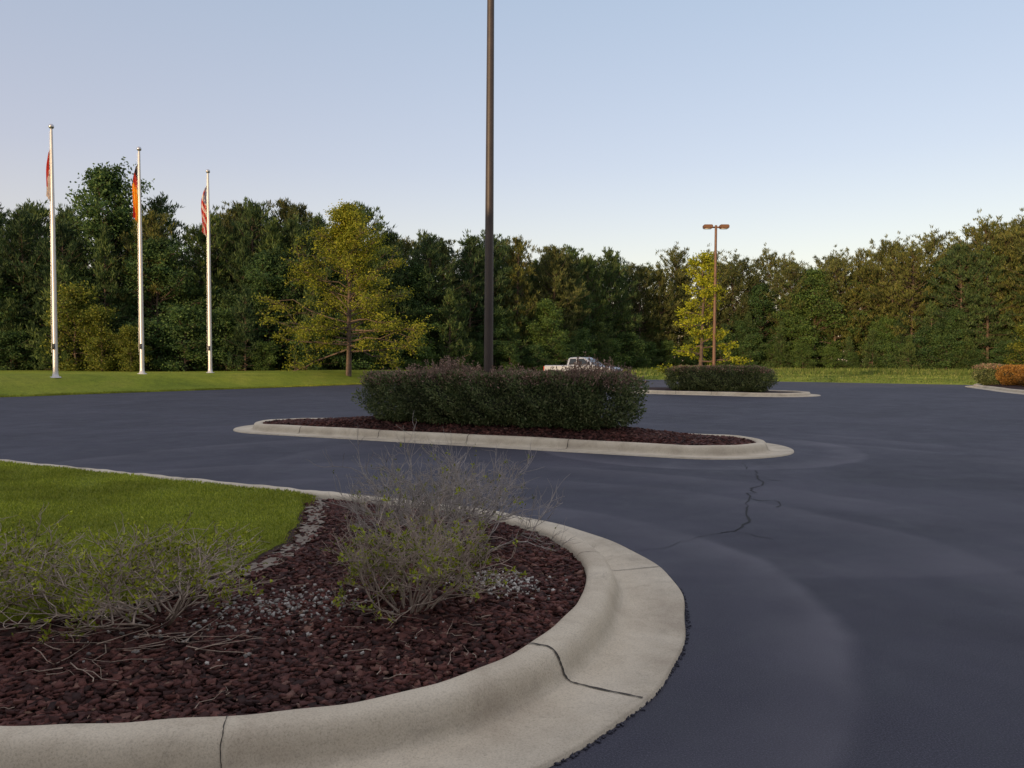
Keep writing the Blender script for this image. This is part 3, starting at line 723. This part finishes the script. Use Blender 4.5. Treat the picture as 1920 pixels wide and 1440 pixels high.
# ------------------------------------------------------------------ poles, lamps, flags
def light_pole(label, x, y, h, r0, r1, z0, heads, lean=(0, 0), rot=0, mat=None):
    e = thing('light_pole', label, 'light pole', (x, y, z0), rot, 'car park light poles')
    V, F = tubes([([(0, 0, 0), (0, 0, .12), (0, 0, .5)], [.26, .26, .26])], 20); V2, F2 = box(0, 0, .505, .3, .3, .02)
    vv, ff, _ = merge([(V, F, 0), (V2, F2, 0)]); add('concrete_base', mesh_np('concrete_base', vv, ff, M_conc, smooth=False), e)
    z = np.linspace(.5, h, 10); t = (z-.5)/(h-.5)
    V, F = tubes([(np.column_stack([lean[0]*t, lean[1]*t, z]), r0+(r1-r0)*t)], 20)
    add('shaft', mesh_np('shaft', V, F, mat or M_bronze, smooth=True), e)
    for s in heads:
        add('arm', mesh_np('arm', *box(lean[0]+s*.13, lean[1], h-.1, .2, .07, .07), M_lamphead), e)
        bm = bmesh.new(); V, F = box(0, 0, 0, .46, .36, .19); vs = [bm.verts.new(v) for v in V]
        for f in F: bm.faces.new([vs[i] for i in f])
        bmesh.ops.recalc_face_normals(bm, faces=bm.faces[:]); bmesh.ops.bevel(bm, geom=bm.edges[:], offset=.035, segments=2, affect='EDGES')
        me = bpy.data.meshes.new('lamp_head'); bm.to_mesh(me); bm.free(); me.materials.append(M_lamphead)
        hd = add('lamp_head', me, e, (lean[0]+s*.41, lean[1], h-.07))
        add('lens', mesh_np('lens', *box(0, 0, -.103, .34, .26, .013), M_lamp), hd)
light_pole('tall dark bronze tapered light pole rising from the hedge', -.50, 16.2, 10.6, .10, .068, .25, (-1, 1), (.07, 0))
light_pole('bronze light pole with two lamp heads on the island', 10.2, 38.9, 8.25, .085, .06, .2, (-1, 1), (.06, 0), mat=M_bronze2)

def flag_pole(label, x, y, h, flag, flen, drop, wsc=1.0):
    z0 = gz(x, y)-.03
    e = thing('flagpole', label, 'flagpole', (x, y, z0), 0, 'row of flagpoles on the lawn')
    z = np.array([0, .06, .061, .2, .35, h*.3, h*.6, h-.35, h-.25]); rr = np.array([.27, .25, .17, .135, .125, .115, .10, .06, .05])
    V, F = tubes([(np.column_stack([0*z, 0*z, z]), rr)], 20); add('shaft', mesh_np('shaft', V, F, M_alu, smooth=True), e)
    bm = bmesh.new(); bmesh.ops.create_uvsphere(bm, u_segments=18, v_segments=12, radius=.13)
    for v in bm.verts: v.co.z += h-.13
    for f in bm.faces: f.smooth = True
    me = bpy.data.meshes.new('ball_finial'); bm.to_mesh(me); bm.free(); me.materials.append(M_rim); add('ball_finial', me, e)
    V, F = tubes([([(-.16, -.05, 1.3), (-.12, -.04, h*.5), (-.09, -.03, h-.4)], [.008]*3), ([(-.17, -.05, 1.15), (-.05, -.1, 1.2), (-.05, -.1, 1.45)], [.02, .025, .02])], 5); add('halyard', mesh_np('halyard', V, F, M_rim), e)
    V, F = box(0, -.125, 1.6, .1, .05, .3); add('cleat_box', mesh_np('cleat_box', V, F, M_dark), e)
    nu, nv = 22, 40; u, v = np.meshgrid(np.linspace(0, 1, nu), np.linspace(0, 1, nv))
    wd = (.10+.20*np.sin(np.clip(v*1.1+.05, 0, 1)*math.pi*.8)**.8)*wsc
    X = -.07-wd*u-.03*np.sin(v*7)*wsc; Yv = .10*np.sin(u*15+v*2.5)*(.4+v)*.8; Zv = h-drop-v*flen*(1-.10*u)-u*.25*(1-v)
    V = np.stack([X, Yv, Zv], -1).reshape(-1, 3); i = np.arange(nv-1)[:, None]*nu; j = np.arange(nu-1)[None]
    F = np.stack([i+j, i+j+1, i+nu+j+1, i+nu+j], -1).reshape(-1, 4)
    fu = (u[:-1, :-1]+.5/nu).ravel(); fv = (v[:-1, :-1]+.5/nv).ravel()
    if flag == 'de': q = fv+.22*(fu-.5); mi = np.where((q < .16)|((fu > .75) & (q < .4)), 0, np.where((q < .36), 1, np.where((q > .88) & (fu > .5), 1, 2))); mats = [M_black, M_red, M_gold]
    elif flag == 'us':
        q = (fv*9+fu*2.2); mi = (np.floor(q).astype(int)) % 2
        can = (fv < .36) & (fu < .62-fv*.5); star = ((np.floor(fv*36)+np.floor(fu*22)) % 3 == 0); mi = np.where(can, np.where(star, 1, 2), mi); mats = [M_red, M_white, M_blue]
    else: q = fv+.18*np.sin(fu*5); mi = np.where(q < .58, 0, 1); mi = np.where((fu < .18) & (fv < .5), 2, mi); mats = [M_red, M_white, M_blue]
    add('flag', mesh_np('flag', V, F, mats, mi, smooth=True), e)
flag_pole('white flagpole with a limp red and white flag on the lawn', -23.5, 39.6, 12.95, 'nc', 2.7, 1.25, .75)
flag_pole('white flagpole with limp black, red and gold flag on lawn', -21.3, 44.3, 13.0, 'de', 3.4, .95, 1.15)
flag_pole('white flagpole with limp striped red and white flag on lawn', -19.3, 49.2, 12.95, 'us', 3.3, 1.0, 1.3)

# ------------------------------------------------------------------ pickup truck
tr = thing('pickup_truck', 'silver pickup truck with dark splatter graphic parked on asphalt', 'truck', (5.55, 60, .06), math.radians(-30))
def extr(name, prof, w, mat, parent, bevel=.04, topw=None, ztop=None, zbot=None):
    bm = bmesh.new(); n = len(prof)
    def wy(z): return w/2 if topw is None else w/2+(topw/2-w/2)*min(1, max(0, (z-zbot)/(ztop-zbot)))
    A = [bm.verts.new((x, -wy(z), z)) for x, z in prof]; B = [bm.verts.new((x, wy(z), z)) for x, z in prof]
    bm.faces.new(A); bm.faces.new(B[::-1])
    for i in range(n): bm.faces.new([A[i], B[i], B[(i+1) % n], A[(i+1) % n]])
    bmesh.ops.recalc_face_normals(bm, faces=bm.faces[:])
    me = bpy.data.meshes.new(name); bm.to_mesh(me); bm.free(); me.materials.append(mat); o = add(name, me, parent)
    if bevel:
        md = o.modifiers.new('bevel', 'BEVEL'); md.width = bevel; md.segments = 3; md.limit_method = 'ANGLE'
    return o
tr.location.z = 0
def arch(cx, r=.50, cz=.42): return [(cx+r*math.cos(t), cz+r*math.sin(t)) for t in np.linspace(.1, math.pi-.1, 10)]
prof = [(2.85, .48)]+arch(1.85)+arch(-1.80)+[(-2.9, .5), (-2.95, .7), (-2.93, 1.28), (-2.85, 1.31), (-1.0, 1.31), (1.1, 1.30), (1.6, 1.25), (2.6, 1.16), (2.88, 1.02), (2.93, .7)]
body = extr('body', prof, 1.96, M_truck, tr, .06)
cab = extr('cab', [(-1.02, 1.26), (-.92, 1.82), (-.78, 1.91), (-.4, 1.945), (.3, 1.94), (.56, 1.87), (1.45, 1.26)], 1.84, M_silver, tr, .07, 1.5, 1.94, 1.26)
def quad(name, pts, mat, parent): return add(name, mesh_np(name, pts, [[0, 1, 2, 3]], mat), parent)
def cy(z, s): return s*(.92+(.75-.92)*min(1, (z-1.26)/.68)+.012)
for s in (-1, 1):
    for p in ([(-.82, 1.36), (-.74, 1.82), (-.22, 1.82), (-.22, 1.36)], [(-.12, 1.36), (-.12, 1.82), (.42, 1.82), (1.02, 1.36)]):
        quad('side_window', [(x, cy(z, s), z) for x, z in p], M_glass, cab)
    quad('mirror', [(1.0, s*.98, 1.32), (1.0, s*1.2, 1.32), (1.0, s*1.2, 1.55), (1.0, s*.98, 1.55)], M_dark, cab)
def wz(z): return .56+(1.45-.56)*(1.87-z)/.61+.02
quad('windscreen', [(wz(1.36), -.8, 1.36), (wz(1.36), .8, 1.36), (wz(1.82), .70, 1.82), (wz(1.82), -.70, 1.82)], M_glass, cab)
add('bed_shade_sheet', mesh_np('bed_shade_sheet', *box(-1.97, 0, 1.315, 1.7, 1.66, .02), M_dark), tr)  # dark sheet laid on top, standing for the shaded open bed
for sx in (2.9, -2.98):
    add('bumper', mesh_np('bumper', *box(sx+(.06 if sx > 0 else 0), 0, .58, .16, 1.9, .22), M_dark), tr)
add('grille', mesh_np('grille', *box(2.93, 0, .88, .05, 1.1, .3), M_dark), tr)
for s in (-1, 1):
    add('headlight', mesh_np('headlight', *box(2.91, s*.75, .92, .08, .32, .22), M_lamp), tr)
    add('tail_light', mesh_np('tail_light', *box(-2.95, s*.88, 1.05, .06, .16, .36), M_red), tr)
    add('door_seam', mesh_np('door_seam', *box(-.17, s*.984, .92, .015, .006, .66), M_dark), tr)
    for wx in (1.85, -1.80):
        w = bpy.data.objects.new('wheel', None); COL.objects.link(w); w.parent = tr; w.location = (wx, s*.84, .40)
        V, F = tubes([([(0, -.13, 0), (0, -.12, 0), (0, .12, 0), (0, .13, 0)], [.27, .40, .40, .27])], 28); add('tyre', mesh_np('tyre', V, F, M_rubber, smooth=True), w)
        V, F = tubes([([(0, -.11, 0), (0, -.105, 0), (0, .105, 0), (0, .11, 0)], [.01, .26, .26, .01])], 20); add('rim', mesh_np('rim', V, F, M_rim), w)

# ------------------------------------------------------------------ unseen building added behind the viewpoint to cast shade
ob = thing('shade_building', 'long low brick building added out of view to shade the car park', 'building', (-38, -22, 0))
BL, BH = 130, 8.3
add('wall', mesh_np('wall', *box(0, 0, BH/2, BL, 24, BH), M_brick), ob)
add('roof', mesh_np('roof', *box(0, 0, BH+.15, BL+.6, 24.6, .3), M_silver), ob)
wm = mesh_np('window', *box(0, 0, 0, 3.2, .1, 1.8), M_glass)
for i in range(20):
    for zz_ in (2.0, 5.6):
        add('window', wm, ob, (-BL/2+4+i*6.4, 12.03, zz_))
add('door', mesh_np('door', *box(35.3, 12.04, 1.25, 2.0, .1, 2.5), M_dark), ob)

# ------------------------------------------------------------------ camera, light, world
cam = bpy.data.cameras.new('camera'); co = bpy.data.objects.new('camera', cam); COL.objects.link(co); scene.camera = co
co.location = (0, 0, 1.6); co.rotation_euler = (math.radians(90-1.67), 0, 0)
cam.sensor_width = 36; cam.lens = 27.04; cam.clip_end = 6000; cam.clip_start = .05
EL = math.radians(7.0); sx_, sy_ = -.57, -.82
to = Vector((sx_*math.cos(EL), sy_*math.cos(EL), math.sin(EL)))
sl = bpy.data.lights.new('sun', 'SUN'); sl.energy = 3.8; sl.angle = math.radians(.53); sl.color = (1, .70, .40)
so = bpy.data.objects.new('sun', sl); COL.objects.link(so); so.rotation_euler = to.to_track_quat('Z', 'Y').to_euler(); so.location = (0, 0, 30)
w = bpy.data.worlds.new('World'); scene.world = w; w.use_nodes = True; nt = w.node_tree
bg = nt.nodes['Background']; sky = nt.nodes.new('ShaderNodeTexSky'); sky.sky_type = 'NISHITA'; sky.sun_disc = False
sky.sun_elevation = EL; sky.sun_rotation = math.atan2(sx_, sy_); sky.air_density = 1.0; sky.dust_density = 1.0; sky.ozone_density = 1.0
nt.links.new(sky.outputs[0], bg.inputs[0]); bg.inputs[1].default_value = .13
# tint gradient added over the clear-sky model, zenith brightened to fill the ground
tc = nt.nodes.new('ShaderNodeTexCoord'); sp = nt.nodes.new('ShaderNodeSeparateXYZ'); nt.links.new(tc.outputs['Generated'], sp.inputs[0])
sky_fill = ramp(nt, sp.outputs[2], [(0, (.54, .35, .30)), (.12, (.44, .345, .355)), (.24, (.355, .31, .38)), (.44, (.29, .315, .40)), (.7, (.60, .57, .62)), (1, (.68, .62, .64))])
b2 = nt.nodes.new('ShaderNodeBackground'); nt.links.new(sky_fill, b2.inputs[0]); b2.inputs[1].default_value = 1.0
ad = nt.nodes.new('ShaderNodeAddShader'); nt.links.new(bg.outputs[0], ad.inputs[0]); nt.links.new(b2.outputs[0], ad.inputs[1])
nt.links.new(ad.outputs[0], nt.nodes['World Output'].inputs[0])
scene.view_settings.view_transform = 'Standard'; scene.view_settings.look = 'None'; scene.view_settings.exposure = 0
